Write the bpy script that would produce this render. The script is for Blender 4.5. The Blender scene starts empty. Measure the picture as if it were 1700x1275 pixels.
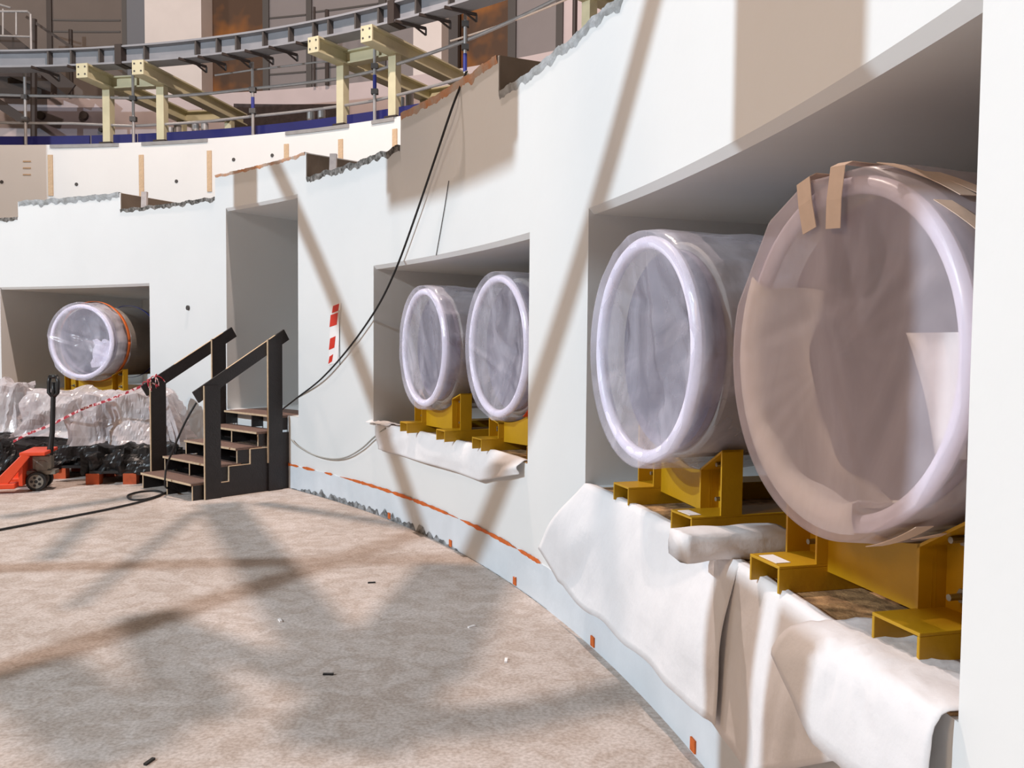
import bpy, bmesh, math, random
from mathutils import Vector, Matrix, noise
random.seed(7)
C = bpy.context.scene.collection
S = bpy.context.scene
PI = math.pi

# ------------------------------------------------------------------ camera
F, PITCH, ROLL = 1439.73, 0.0488353, 0.0088180      # focal length in pixels of the 1700 px frame
CX, CY, RW = -10.83717, 1.08947, 11.77401           # centre and radius of the round pit wall
EYE = Vector((0, 0, 1.6))
def _basis():
    c, s = math.cos(-PITCH), math.sin(-PITCH)
    def rx(v): return Vector((v[0], c*v[1]-s*v[2], s*v[1]+c*v[2]))
    a, b = math.cos(ROLL), math.sin(ROLL)
    return rx((a, 0, b)), rx((0, 1, 0)), rx((-b, 0, a))
RT, FW, UP = _basis()
cam = bpy.data.objects.new('camera', bpy.data.cameras.new('camera')); C.objects.link(cam)
cam.matrix_world = Matrix(((RT.x, UP.x, -FW.x, EYE.x), (RT.y, UP.y, -FW.y, EYE.y), (RT.z, UP.z, -FW.z, EYE.z), (0, 0, 0, 1)))
cam.data.sensor_fit = 'HORIZONTAL'; cam.data.sensor_width = 36; cam.data.lens = 36*F/1700
cam.data.clip_start = 0.05; cam.data.clip_end = 200
S.camera = cam

# ------------------------------------------------------------------ light
S.view_settings.view_transform = 'Standard'; S.view_settings.look = 'None'
S.view_settings.gamma = 1; S.view_settings.use_curve_mapping = False
S.view_settings.exposure = 0.0
wd = bpy.data.worlds.new('hall_air'); S.world = wd; wd.use_nodes = True
wd.node_tree.nodes['Background'].inputs[0].default_value = (1.0, 0.72, 0.42, 1)
wd.node_tree.nodes['Background'].inputs[1].default_value = 0.09
KEY = Vector((-12.10, -1.30, 7.5))
def lamp(name, loc, power, col, rad):
    l = bpy.data.lights.new(name, 'POINT'); l.energy = power; l.color = col; l.shadow_soft_size = rad
    o = bpy.data.objects.new(name, l); C.objects.link(o); o.location = loc; return o
lamp('floodlight', KEY, 7000, (0.79, 0.96, 1.10), 0.075)
lamp('hall_lamp', (-14, -8, 9), 2800, (1.0, 0.69, 0.44), 1.6)
OVER = Vector((-2.5, 8.5, 12.5))
lamp('hall_lamp', OVER, 4300, (1.0, 0.80, 0.70), 0.10)
lamp('hall_lamp', (-16, 14, 13), 1500, (1.0, 0.82, 0.70), 0.5)

# ------------------------------------------------------------------ placing helpers
def ray(u, v): return (RT*(u-850) + FW*F + UP*(637.5-v))
def hit(u, v, R=RW):
    d = ray(u, v); a = d.x*d.x+d.y*d.y; b = -2*(d.x*CX+d.y*CY); c = CX*CX+CY*CY-R*R
    return EYE + d*((-b+math.sqrt(max(b*b-4*a*c, 0)))/(2*a))
def onz(u, v, z=0.0):
    d = ray(u, v); return EYE + d*((z-EYE.z)/d.z)
def aty(u, v, Y):
    d = ray(u, v); return EYE + d*(Y/d.y)
def th(p): return math.degrees(math.atan2(p.y-CY, p.x-CX))
def TH(u, v, R=RW): return th(hit(u, v, R))
def cyl(t, R, z):
    t = math.radians(t); return Vector((CX+R*math.cos(t), CY+R*math.sin(t), z))
def lerp(a, b, t): return a+(b-a)*t
def nz(p, s=1.0): return noise.noise(Vector(p)*s)

# ------------------------------------------------------------------ materials
def lin(c):
    return tuple(((x/255)/12.92 if x/255 <= .04045 else ((x/255+.055)/1.055)**2.4) for x in c) + (1,)
def mat(name, col, rough=.6, metal=0, bump=0, bscale=30, var=0.0, vscale=3, col2=None, spec=.5, detail=4, lo=.35, hi=.65):
    m = bpy.data.materials.new(name); m.use_nodes = True; nt = m.node_tree; p = nt.nodes['Principled BSDF']
    p.inputs['Roughness'].default_value = rough; p.inputs['Metallic'].default_value = metal
    p.inputs['Specular IOR Level'].default_value = spec
    c = lin(col); p.inputs['Base Color'].default_value = c
    tc = nt.nodes.new('ShaderNodeTexCoord')
    if col2 or var:
        n = nt.nodes.new('ShaderNodeTexNoise'); n.inputs['Scale'].default_value = vscale; n.inputs['Detail'].default_value = detail
        nt.links.new(tc.outputs['Object'], n.inputs['Vector'])
        r = nt.nodes.new('ShaderNodeValToRGB')
        r.color_ramp.elements[0].position = lo; r.color_ramp.elements[1].position = hi
        c2 = lin(col2) if col2 else tuple(x*(1-var) for x in c[:3])+(1,)
        r.color_ramp.elements[0].color = c2; r.color_ramp.elements[1].color = c
        nt.links.new(n.outputs['Fac'], r.inputs['Fac']); nt.links.new(r.outputs['Color'], p.inputs['Base Color'])
    if bump:
        n = nt.nodes.new('ShaderNodeTexNoise'); n.inputs['Scale'].default_value = bscale; n.inputs['Detail'].default_value = 6
        nt.links.new(tc.outputs['Object'], n.inputs['Vector'])
        b = nt.nodes.new('ShaderNodeBump'); b.inputs['Strength'].default_value = bump; b.inputs['Distance'].default_value = .02
        nt.links.new(n.outputs['Fac'], b.inputs['Height']); nt.links.new(b.outputs['Normal'], p.inputs['Normal'])
    return m
def film(name, col, alpha, rough=.3, scale=5, stretch=(1, 1, 1), amp=.25, bump=.5):
    """thin plastic sheet: partly clear, partly milky, with creases"""
    m = bpy.data.materials.new(name); m.use_nodes = True; nt = m.node_tree; p = nt.nodes['Principled BSDF']
    p.inputs['Base Color'].default_value = lin(col); p.inputs['Roughness'].default_value = rough
    p.inputs['Specular IOR Level'].default_value = .6
    tc = nt.nodes.new('ShaderNodeTexCoord'); mp = nt.nodes.new('ShaderNodeMapping'); mp.inputs['Scale'].default_value = stretch
    nt.links.new(tc.outputs['Object'], mp.inputs['Vector'])
    n = nt.nodes.new('ShaderNodeTexNoise'); n.inputs['Scale'].default_value = scale; n.inputs['Detail'].default_value = 5
    n.inputs['Distortion'].default_value = 1.2
    nt.links.new(mp.outputs['Vector'], n.inputs['Vector'])
    mr = nt.nodes.new('ShaderNodeMapRange'); mr.inputs[1].default_value = .3; mr.inputs[2].default_value = .7
    mr.inputs[3].default_value = alpha-amp; mr.inputs[4].default_value = min(1, alpha+amp)
    nt.links.new(n.outputs['Fac'], mr.inputs[0])
    nt.links.new(mr.outputs[0], p.inputs['Alpha'])
    v = nt.nodes.new('ShaderNodeTexVoronoi'); v.feature = 'DISTANCE_TO_EDGE'; v.inputs['Scale'].default_value = scale*.9
    n2 = nt.nodes.new('ShaderNodeTexNoise'); n2.inputs['Scale'].default_value = scale*2.5; n2.inputs['Detail'].default_value = 4
    nt.links.new(mp.outputs['Vector'], n2.inputs['Vector'])
    mx = nt.nodes.new('ShaderNodeMix'); mx.data_type = 'VECTOR'; mx.inputs[0].default_value = .25
    nt.links.new(mp.outputs['Vector'], mx.inputs[4]); nt.links.new(n2.outputs['Color'], mx.inputs[5])
    nt.links.new(mx.outputs[1], v.inputs['Vector'])
    ad = nt.nodes.new('ShaderNodeMath'); ad.operation = 'ADD'
    nt.links.new(v.outputs['Distance'], ad.inputs[0]); nt.links.new(n2.outputs['Fac'], ad.inputs[1])
    b = nt.nodes.new('ShaderNodeBump'); b.inputs['Strength'].default_value = bump; b.inputs['Distance'].default_value = .03
    nt.links.new(ad.outputs[0], b.inputs['Height']); nt.links.new(b.outputs['Normal'], p.inputs['Normal'])
    return m
M = {}
M['wall'] = mat('white_wall_paint', (225, 225, 224), .55, bump=.05, bscale=14, var=.03, vscale=1.2)
M['base'] = mat('grey_base_paint', (214, 220, 226), .5, bump=.1, bscale=20, var=.08, vscale=4)
M['rubble'] = mat('broken_concrete', (150, 145, 140), .95, bump=1, bscale=40, col2=(62, 58, 52), vscale=22)
M['greyrim'] = mat('grey_render', (176, 178, 180), .9, bump=.6, bscale=40, col2=(140, 140, 138), vscale=12)
M['orim'] = mat('orange_stained_render', (190, 172, 158), .9, bump=.5, bscale=40, col2=(205, 130, 70), vscale=5)
M['conc'] = mat('dark_bare_concrete', (105, 92, 80), .9, bump=.3, bscale=12, var=.25, vscale=4)
M['yellow'] = mat('yellow_steel_paint', (190, 144, 16), .42, bump=.05, bscale=60, var=.12, vscale=5)
M['bolt'] = mat('zinc_bolt', (150, 145, 135), .35, .9)
M['osb'] = mat('wood_strand_board', (186, 146, 100), .8, bump=.3, bscale=70, col2=(108, 80, 48), vscale=16, detail=8)
M['sheet'] = mat('white_fleece_sheet', (226, 223, 224), .8, bump=.35, bscale=9, var=.05, vscale=6)
M['foam'] = mat('white_foam_rim', (232, 226, 244), .35, bump=.1, bscale=10)
M['inner'] = mat('grey_violet_tube_lining', (138, 130, 154), .4, var=.15, vscale=3)
M['steelduct'] = mat('grey_steel_duct', (150, 144, 138), .5, 0, var=.2, vscale=4)
M['paper'] = mat('white_paper', (236, 230, 228), .8)
M['tape'] = mat('cream_masking_tape', (222, 198, 180), .6, var=.08, vscale=20)
M['film_cool'] = film('milky_plastic_film', (230, 226, 240), .34, .22, 2.6, (1, 1, .45), amp=.17, bump=.25)
M['film_warm'] = film('hazy_plastic_film', (238, 226, 236), .38, .3, 2.5, (1, 1, .35), amp=.10, bump=.12)
M['film_pile'] = film('crumpled_clear_film', (206, 197, 198), .66, .2, 3, amp=.25, bump=.3)
M['blackfilm'] = mat('black_stretch_film', (34, 32, 32), .38, bump=.8, bscale=7, var=.4, vscale=4, spec=.4)
M['ply'] = mat('black_film_plywood', (38, 31, 31), .45, bump=.25, bscale=60, var=.25, vscale=12)
M['tread'] = mat('brown_grip_plywood', (132, 104, 92), .7, bump=.7, bscale=120, var=.3, vscale=70)
M['plyedge'] = mat('raw_plywood_edge', (206, 178, 146), .8, var=.15, vscale=30)
M['cable'] = mat('black_rubber', (22, 22, 24), .5)
M['gcable'] = mat('grey_rubber', (150, 148, 142), .5)
M['string'] = mat('dark_string', (70, 68, 66), .8)
M['red'] = mat('red_tape', (206, 50, 32), .5)
M['rope'] = mat('red_white_rope', (170, 44, 56), .7, col2=(226, 200, 198), vscale=22, lo=.46, hi=.5)
M['orange'] = mat('orange_marking', (214, 104, 36), .7, var=.25, vscale=18)
M['truck'] = mat('orange_red_steel', (224, 72, 34), .4, var=.1, vscale=8)
M['pallet'] = mat('orange_pallet', (196, 84, 38), .6, var=.3, vscale=12)
M['dark'] = mat('dark_plastic', (24, 22, 22), .45)
M['cast'] = mat('grey_cast_metal', (138, 132, 122), .45, .4, var=.25, vscale=20)
M['blue'] = mat('blue_toe_board', (14, 18, 92), .5, var=.15, vscale=3)
M['cream'] = mat('cream_painted_steel', (204, 198, 166), .55, var=.1, vscale=4)
M['ring'] = mat('grey_painted_girder', (140, 142, 148), .5, var=.12, vscale=3)
M['galv'] = mat('galvanised_tube', (176, 174, 174), .4, .5, var=.15, vscale=6)
M['bluetube'] = mat('blue_paint_tube', (36, 46, 128), .5)
M['darksteel'] = mat('dark_brown_steel', (48, 38, 34), .6)
M['cladding'] = mat('taupe_cladding', (98, 88, 82), .7, var=.08, vscale=1.5)
M['greyclad'] = mat('grey_cladding', (126, 120, 120), .7, var=.06, vscale=1.5)
M['pinkclad'] = mat('pale_pink_cladding', (192, 178, 178), .7, var=.06, vscale=2)
M['slate'] = mat('slate_column', (100, 102, 108), .7)
M['mullion'] = mat('dark_mullion', (70, 66, 64), .6)
M['whitecol'] = mat('white_column_paint', (208, 200, 196), .7, var=.05, vscale=2)
M['rust'] = mat('brown_orange_lining', (78, 58, 44), .85, col2=(140, 88, 38), vscale=.9, detail=3, lo=.34, hi=.5)
M['darkpanel'] = mat('dark_stone_strip', (62, 52, 52), .8, bump=.3, bscale=30, var=.4, vscale=8)
M['greypanel'] = mat('grey_panel', (120, 112, 118), .6)
def floor_mat():
    m = mat('screed_floor', (190, 172, 160), .9, bump=.25, bscale=22); nt = m.node_tree; p = nt.nodes['Principled BSDF']
    tc = nt.nodes.new('ShaderNodeTexCoord')
    def N(s, d, dist=0):
        n = nt.nodes.new('ShaderNodeTexNoise'); n.inputs['Scale'].default_value = s; n.inputs['Detail'].default_value = d
        n.inputs['Distortion'].default_value = dist
        nt.links.new(tc.outputs['Object'], n.inputs['Vector']); return n
    def ramp(n, a, b, ca, cb):
        r = nt.nodes.new('ShaderNodeValToRGB'); e = r.color_ramp.elements
        e[0].position = a; e[1].position = b; e[0].color = lin(ca); e[1].color = lin(cb)
        nt.links.new(n.outputs['Fac'], r.inputs['Fac']); return r
    a = ramp(N(.9, 6, .6), .36, .66, (190, 179, 172), (208, 197, 191))
    b = ramp(N(60, 5), .36, .62, (222, 219, 215), (255, 255, 255))
    c = ramp(N(7, 8, 1.0), .40, .60, (230, 224, 218), (255, 255, 255))
    def mul(x, y, f):
        k = nt.nodes.new('ShaderNodeMix'); k.data_type = 'RGBA'; k.blend_type = 'MULTIPLY'; k.inputs[0].default_value = f
        nt.links.new(x, k.inputs[6]); nt.links.new(y, k.inputs[7]); return k.outputs[2]
    o = mul(mul(a.outputs['Color'], b.outputs['Color'], .9), c.outputs['Color'], .8)
    nt.links.new(o, p.inputs['Base Color']); p.inputs['Specular IOR Level'].default_value = .25
    return m
M['floor'] = floor_mat()

# ------------------------------------------------------------------ mesh helpers
class MB:
    def __init__(s): s.v = []; s.f = []; s.mi = []
    def add(s, vs, fs, mi=0):
        o = len(s.v); s.v += [Vector(x) for x in vs]; s.f += [[o+i for i in f] for f in fs]; s.mi += [mi]*len(fs); return s
    def box(s, o, ax, ay, az, mi=0):
        """o = a corner, ax ay az = full edge vectors"""
        o, ax, ay, az = Vector(o), Vector(ax), Vector(ay), Vector(az)
        vs = [o, o+ax, o+ax+ay, o+ay, o+az, o+ax+az, o+ax+ay+az, o+ay+az]
        fs = [(0, 3, 2, 1), (4, 5, 6, 7), (0, 1, 5, 4), (1, 2, 6, 5), (2, 3, 7, 6), (3, 0, 4, 7)]
        return s.add(vs, fs, mi)
    def cbox(s, c, sx, sy, sz, X=Vector((1, 0, 0)), Y=Vector((0, 1, 0)), Z=Vector((0, 0, 1)), mi=0):
        c = Vector(c); return s.box(c-X*sx/2-Y*sy/2-Z*sz/2, X*sx, Y*sy, Z*sz, mi)
    def beam(s, a, b, w, h, up=Vector((0, 0, 1)), mi=0):
        a, b = Vector(a), Vector(b); d = (b-a).normalized(); x = d.cross(up).normalized(); y = x.cross(d)
        return s.box(a-x*w/2-y*h/2, x*w, b-a, y*h, mi)
    def ibeam(s, a, b, w, h, t):
        a, b = Vector(a), Vector(b); d = (b-a).normalized(); x = d.cross(Vector((0, 0, 1))).normalized(); y = x.cross(d)
        s.box(a-x*w/2-y*h/2, x*w, b-a, y*t); s.box(a-x*w/2+y*(h/2-t), x*w, b-a, y*t)
        return s.box(a-x*t/2-y*(h/2-t), x*t, b-a, y*(h-2*t))
    def tube(s, pts, r, n=8, mi=0, caps=True):
        pts = [Vector(p) for p in pts]; rs = r if isinstance(r, (list, tuple)) else [r]*len(pts)
        vs = []; fs = []; px = None
        for i, p in enumerate(pts):
            d = (pts[min(i+1, len(pts)-1)]-pts[max(i-1, 0)]).normalized()
            if px is None:
                px = d.cross(Vector((0, 0, 1)))
                if px.length < .01: px = d.cross(Vector((1, 0, 0)))
            px = (px-d*px.dot(d)).normalized(); py = d.cross(px)
            for k in range(n):
                a = 2*PI*k/n; vs.append(p+(px*math.cos(a)+py*math.sin(a))*rs[i])
        for i in range(len(pts)-1):
            for k in range(n):
                fs.append((i*n+k, i*n+(k+1) % n, (i+1)*n+(k+1) % n, (i+1)*n+k))
        if caps:
            fs.append(tuple(range(n))[::-1]); fs.append(tuple((len(pts)-1)*n+k for k in range(n)))
        return s.add(vs, fs, mi)
    def grid(s, rows, mi=0, close=False):
        nr, nc = len(rows), len(rows[0]); vs = [p for r in rows for p in r]; fs = []
        for i in range(nr-1):
            for k in range(nc if close else nc-1):
                fs.append((i*nc+k, i*nc+(k+1) % nc, (i+1)*nc+(k+1) % nc, (i+1)*nc+k))
        return s.add(vs, fs, mi)
    def slab(s, t0, t1, z0, z1, R0, R1, step=.5, mi=0, top=None, bot=None, bevel=0):
        """a block of the round wall between two angles, two heights and two radii"""
        n = max(1, int(abs(t1-t0)/step+.5)); rows = []
        for i in range(n+1):
            t = t0+(t1-t0)*i/n
            zt = z1 if top is None else top(t); zb = z0 if bot is None else bot(t)
            pr = [cyl(t, R0, zb+bevel), cyl(t, R0, zt), cyl(t, R1, zt), cyl(t, R1, zb)]
            if bevel: pr.append(cyl(t, R0+bevel, zb))
            rows.append(pr)
        k = len(rows[0]); s.grid(rows, mi, True)
        o = len(s.v)-len(rows)*k
        s.f += [[o+i for i in range(k)][::-1], [o+n*k+i for i in range(k)]]; s.mi += [mi, mi]
        return s
    def build(s, name, m, parent=None, smooth=False, solid=0, subs=0, bevel=0):
        me = bpy.data.meshes.new(name)
        org = Vector((0, 0, 0))
        if parent is None and s.v:
            lo = Vector([min(v[i] for v in s.v) for i in range(3)]); hi = Vector([max(v[i] for v in s.v) for i in range(3)])
            org = Vector(((lo.x+hi.x)/2, (lo.y+hi.y)/2, lo.z))
        me.from_pydata([tuple(v-org) for v in s.v], [], s.f)
        for x in (m if isinstance(m, (list, tuple)) else [m]): me.materials.append(x)
        for p, i in zip(me.polygons, s.mi): p.material_index = i; p.use_smooth = smooth
        bm = bmesh.new(); bm.from_mesh(me); bmesh.ops.recalc_face_normals(bm, faces=bm.faces); bm.to_mesh(me); bm.free()
        o = bpy.data.objects.new(name, me); C.objects.link(o)
        if parent is not None:
            o.parent = parent; o.matrix_parent_inverse = Matrix.Identity(4)
            w = parent_world(parent)
            o.matrix_basis = w.inverted()
        else: o.location = org
        if solid:
            k = o.modifiers.new('s', 'SOLIDIFY'); k.thickness = solid; k.offset = 0
        if bevel:
            k = o.modifiers.new('b', 'BEVEL'); k.width = bevel; k.segments = 2; k.limit_method = 'ANGLE'
        if subs:
            k = o.modifiers.new('u', 'SUBSURF'); k.levels = subs; k.render_levels = subs
        return o
def parent_world(o):
    w = o.matrix_basis.copy()
    while o.parent is not None:
        o = o.parent; w = o.matrix_basis @ w
    return w
def tag(o, label, cat, group=None, kind=None):
    o['label'] = label; o['category'] = cat
    if group: o['group'] = group
    if kind: o['kind'] = kind
    return o
def thing(name, loc, label, cat, group=None):
    o = bpy.data.objects.new(name, None); C.objects.link(o); o.location = loc; o.empty_display_size = .1
    return tag(o, label, cat, group)
def struct(o): o['kind'] = 'structure'; return o
def lbl(o, t): o['label'] = t; return o

# ------------------------------------------------------------------ floor and the pit walls
m = MB(); rows = []
for R in (0, 4, 8, 11, RW+.02):
    rows.append([cyl(t*5, R, 0) for t in range(72)])
m.grid(rows, 0, True); fl = m.build('floor', M['floor']); struct(fl)
m = MB(); m.slab(-40, 100, -.2, 0, RW+.02, 15, 1); struct(m.build('floor_footing', M['floor']))

RB = 14.6                      # outer radius of the thick lower ring
def jag(t, k, a=.02): return a*noise.noise(Vector((t*1.3, k, 0)))+a*.3*noise.noise(Vector((t*6, k, 3)))
MERL = [(70.5, 60.9, 3.49), (51.55, 42.38, 3.52), (33.09, 24.33, 3.53), (14.8, 5.4, 3.53), (89.4, 80, 3.5), (-4, -12, 3.5)]
def top_z(t):
    for a, b, z in MERL:
        if b <= t <= a: return z+jag(t, 1)
    return 3.27+jag(t, 2, .025)
TN = [('opening', 91, 72.24, .85, 2.28)] and []
OPEN = [(72.24, 58.19, .83, 2.272), (50.49, 43.22, .78, 3.09), (35.67, 21.70, .83, 2.25), (17.42, 3.16, .83, 2.275)]
m = MB()
def wall_run(t1, t0, z0, zmax=None, bevel=0):
    """inner wall between angles, following the broken top"""
    cuts = sorted({t0, t1, *[c for a, b, z in MERL for c in (a, b) if t0 < c < t1]})
    for a, b in zip(cuts, cuts[1:]):
        mid = (a+b)/2; is_m = any(y <= mid <= x for x, y, _ in MERL)
        e = 1e-4
        m.slab(a, b, z0, 0, RW, RW+1.0, .25, top=(lambda t, a=a, b=b: top_z(min(max(t, a+e), b-e))), bevel=bevel)
edges = [86]
for a, b, z0, z1 in OPEN: edges += [a, b]
edges += [-9]
for i in range(0, len(edges), 2):                      # solid piers
    wall_run(edges[i], edges[i+1], 0)
    m.slab(edges[i+1], edges[i], 0, 3.22, RW+1.0, RB, .5)
for a, b, z0, z1 in OPEN:
    m.slab(b, a, 0, z0, RW, RB, .25)
    wall_run(a, b, z1, bevel=.032)
    if z1 < 2.6: m.slab(b, a, z1, 2.75, RW+1.0, RB, .5)
    else: m.slab(b, a, z1, z1+.2, RW+1.0, RB, .5)
    m.slab(b-.5, a+.5, 0, max(2.75, z1+.2), RB, RB+.2, .5)
struct(m.build('wall_inner', M['wall']))

# broken rim: strips of bare render along the top edges
def rim(name, t0, t1, w, m_, ka, out=.012):
    mm = MB(); e = 1e-3; n = int(abs(t1-t0)/.12)+1; rows = []
    for i in range(n+1):
        t = t0+(t1-t0)*i/n; zt = top_z(min(max(t, min(t0, t1)+e), max(t0, t1)-e))+.004
        ww = w*(1+.7*noise.noise(Vector((t*2.2, ka, 0)))+.22*noise.noise(Vector((t*9, ka, 4))))
        ww = max(.012, ww)
        rows.append([cyl(t, RW+.05, zt-.002), cyl(t, RW-out, zt), cyl(t, RW-out*.8, zt-ww*.5), cyl(t, RW-.001, zt-ww)])
    mm.grid(rows); return struct(mm.build(name, m_))
rim('trim_1', 70.4, 61, .075, M['greyrim'], 1)
rim('trim_2', 60.9, 51.6, .045, M['rubble'], 2)
rim('trim_3', 51.5, 42.45, .03, M['orim'], 3)
rim('trim_4', 42.3, 33.15, .055, M['rubble'], 4)
rim('trim_5', 33, 24.4, .055, M['orim'], 5)
rim('trim_6', 24.2, 14.9, .05, M['greyrim'], 6)
rim('trim_7', 80, 70.55, .05, M['rubble'], 7)
# rubble bed in the notches (its rough stones show above the front edge)
for k, (a, b) in enumerate([(60.85, 51.6), (42.33, 33.14), (24.28, 14.9), (79, 70.6)]):
    mm = MB(); rows = []
    n = 90
    for i in range(n+1):
        t = a+(b-a)*i/n; row = []
        for j in range(9):
            r = RW+.03+.95*j/8
            row.append(cyl(t, r, 3.25+.02*j/8+max(0, (i/n))*.05*j/8+.05*noise.noise(Vector((t*4, r*9, k)))))
        rows.append(row)
    mm.grid(rows); struct(mm.build('trim_%d' % (8+k), M['rubble']))
# bare concrete cheeks of the notches
for k, (t, z) in enumerate([(60.9, 3.49), (42.38, 3.52), (24.33, 3.53)]):
    mm = MB(); e = -.03
    mm.box(cyl(t+e, RW+.004, 3.2), cyl(t+e, RW+.99, 3.2)-cyl(t+e, RW+.004, 3.2), cyl(t+e-.05, RW, 0)-cyl(t+e, RW, 0), Vector((0, 0, z-3.21)))
    struct(mm.build('trim_%d' % (12+k), M['conc']))

# grey painted foot of the wall and its stains
base_parts = [(86, 3.16), (3.16, -9)]
m = MB()
m.slab(-9, 86, 0, .255, RW-.006, RW+.001, .25, top=lambda t: .255+.006*noise.noise(Vector((t*3, 0, 0))))
struct(m.build('baseboard_inner', M['base']))
m = MB(); rows = []
def stain_w(t):
    a = max(0, 1-abs((t-35.5)/8.5)**4); return max(.004, a*(.045+.07*noise.noise(Vector((t*1.7, 5, 0)))+.06*noise.noise(Vector((t*3.1, 9, 0)))))
n = 260
rows = [[cyl(20+26*i/n, RW-.0085, .001), cyl(20+26*i/n, RW-.0085, .001+stain_w(20+26*i/n))] for i in range(n+1)]
m.grid(rows); st = m.build('wall_stain', mat('grey_mortar_smear', (150, 152, 154), .9, col2=(92, 92, 92), vscale=14, lo=.4, hi=.55)); struct(st); st.name = 'trim_15'

# orange marking line along the top of the grey foot, in several strokes
segs = [((478, 770), (497, 772.5)), ((503, 776), (524, 781)), ((540, 785), (553, 788)), ((566, 793), (762, 863)), ((766, 864), (860, 911)), ((862, 911), (900, 934))]
for i, (a, b) in enumerate(segs):
    t0, t1 = TH(*a), TH(*b); za, zb = hit(*a).z, hit(*b).z
    n = max(4, int(abs(t1-t0)/.15)); rows = []
    for k in range(n+1):
        f = k/n; t = lerp(t0, t1, f); z = .258+.012*math.sin(f*PI)*0
        w = .011*(1+.9*noise.noise(Vector((t*2, i, 0)))+.5*noise.noise(Vector((t*8, i, 0)))); w = max(.003, w)*(min(1, 6*f, 6*(1-f))+.15)
        rows.append([cyl(t, RW-.011, z-w), cyl(t, RW-.011, z+w)])
    mm = MB(); mm.grid(rows)
    names = ['short orange stroke just right of the black stairs', 'second short orange stroke right of the black stairs', 'third short orange stroke on the wall foot',
             'longest orange line running below the smaller opening', 'thick orange stroke right of the long orange line', 'last thin orange stroke beside the hanging sheet corner']
    tag(mm.build('paint_line', M['orange'], solid=.002), names[i], 'marking', 'orange lines on the wall foot')
# small orange tabs at the floor joint
tabs = [(648, 858, 'orange tab at the floor joint below the leftmost shadow stripe'), (750, 902, 'orange tab beside the grey mortar smears'), (857, 966, 'orange tab on the grey wall foot right of the wide shadow stripe'),
        (987, 1062, 'orange tab on the wall foot below the hanging sheet'), (1155, 1232, 'largest orange tab, nearest the camera on the wall foot')]
for u, v, l in tabs:
    p = hit(u, v); t = th(p); mm = MB()
    h = .052
    mm.slab(t-.1, t+.12, .012, .012+h, RW-.014, RW-.007, .1, top=lambda x: .012+h+.012*noise.noise(Vector((x*20, 0, 0))))
    tag(mm.build('marker_tab', M['orange']), l, 'marker', 'orange tabs at the wall foot')

# ------------------------------------------------------------------ upper ring wall, gallery and hall behind
R1, Z1 = 16.7, 5.49
m = MB(); m.slab(-30, 120, 2.6, Z1, R1, R1+.4, 1); struct(m.build('wall_ring', M['whitecol'] if False else M['wall']))
m = MB(); m.slab(-30, 120, Z1-.25, Z1, R1+.4, 24, 1); struct(m.build('floor_gallery', M['conc']))
# battens and holes on the ring wall
for u, v0, v1, l in [(83, 257, 311, 'cream batten on the ring wall, leftmost'), (234, 257, 316, 'cream batten above the left rim notch'), (347, 250, 304, 'pale batten right of the left rim notch'),
                     (475, 239, 262, 'short batten above the merlon edge by the door'), (565, 231, 252, 'short batten above the second rim notch'), (655, 214, 236, 'short batten near the broken end of the ring wall')]:
    a = hit(u, v0, R1-.02); b = hit(u, v1+14, R1-.02); t = th(a); w = .17
    mm = MB(); mm.slab(t-w, t+w, b.z, a.z, R1-.025, R1-.001, .2)
    tag(mm.build('batten', M['plyedge']), l, 'batten', 'battens on the upper ring wall')
for u, v, l in [(3, 302, 'dark bolt hole at the left end of the ring wall'), (127, 306, 'dark bolt hole right of the leftmost batten'), (293, 301, 'dark bolt hole between the two middle battens'), (388, 265, 'faint bolt hole above the door merlon'), (452, 258, 'small bolt hole left of the short battens')]:
    p = hit(u, v, R1-.004); mm = MB(); d = (p-Vector((CX, CY, p.z))).normalized()
    mm.tube([p-d*.01, p+d*.005], .035, 10)
    tag(mm.build('bolt_hole', M['mullion']), l, 'hole', 'bolt holes in the ring wall')
for k in range(3):
    a = hit(45, 268+k*11, R1); t = th(a); mm = MB(); mm.slab(t-.28, t+.28, a.z-.012, a.z+.012, R1-.012, R1-.001, .3)
    tag(mm.build('wall_slot', M['plyedge']), ['top', 'middle', 'bottom'][k]+' of three thin slots on the left of the ring wall', 'slot', 'thin slots on the ring wall')
# little upright posts in the notches
for u, v0, v1, l in [(239, 305, 342, 'short grey post standing in the left rim notch'), (552, 247, 292, 'short grey post standing in the second rim notch')]:
    p = hit(u, v1, RW+.22); q = hit(u, v0, RW+.22); mm = MB()
    mm.box((p.x-.035, p.y-.02, 3.24), (.07, .0, 0), (0, .05, 0), (.01, 0, 3.52-3.24))
    tag(mm.build('short_post', mat('grey_chalky_post', (176, 168, 166), .9, var=.2, vscale=15)), l, 'post', 'short posts in the notches')

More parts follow.
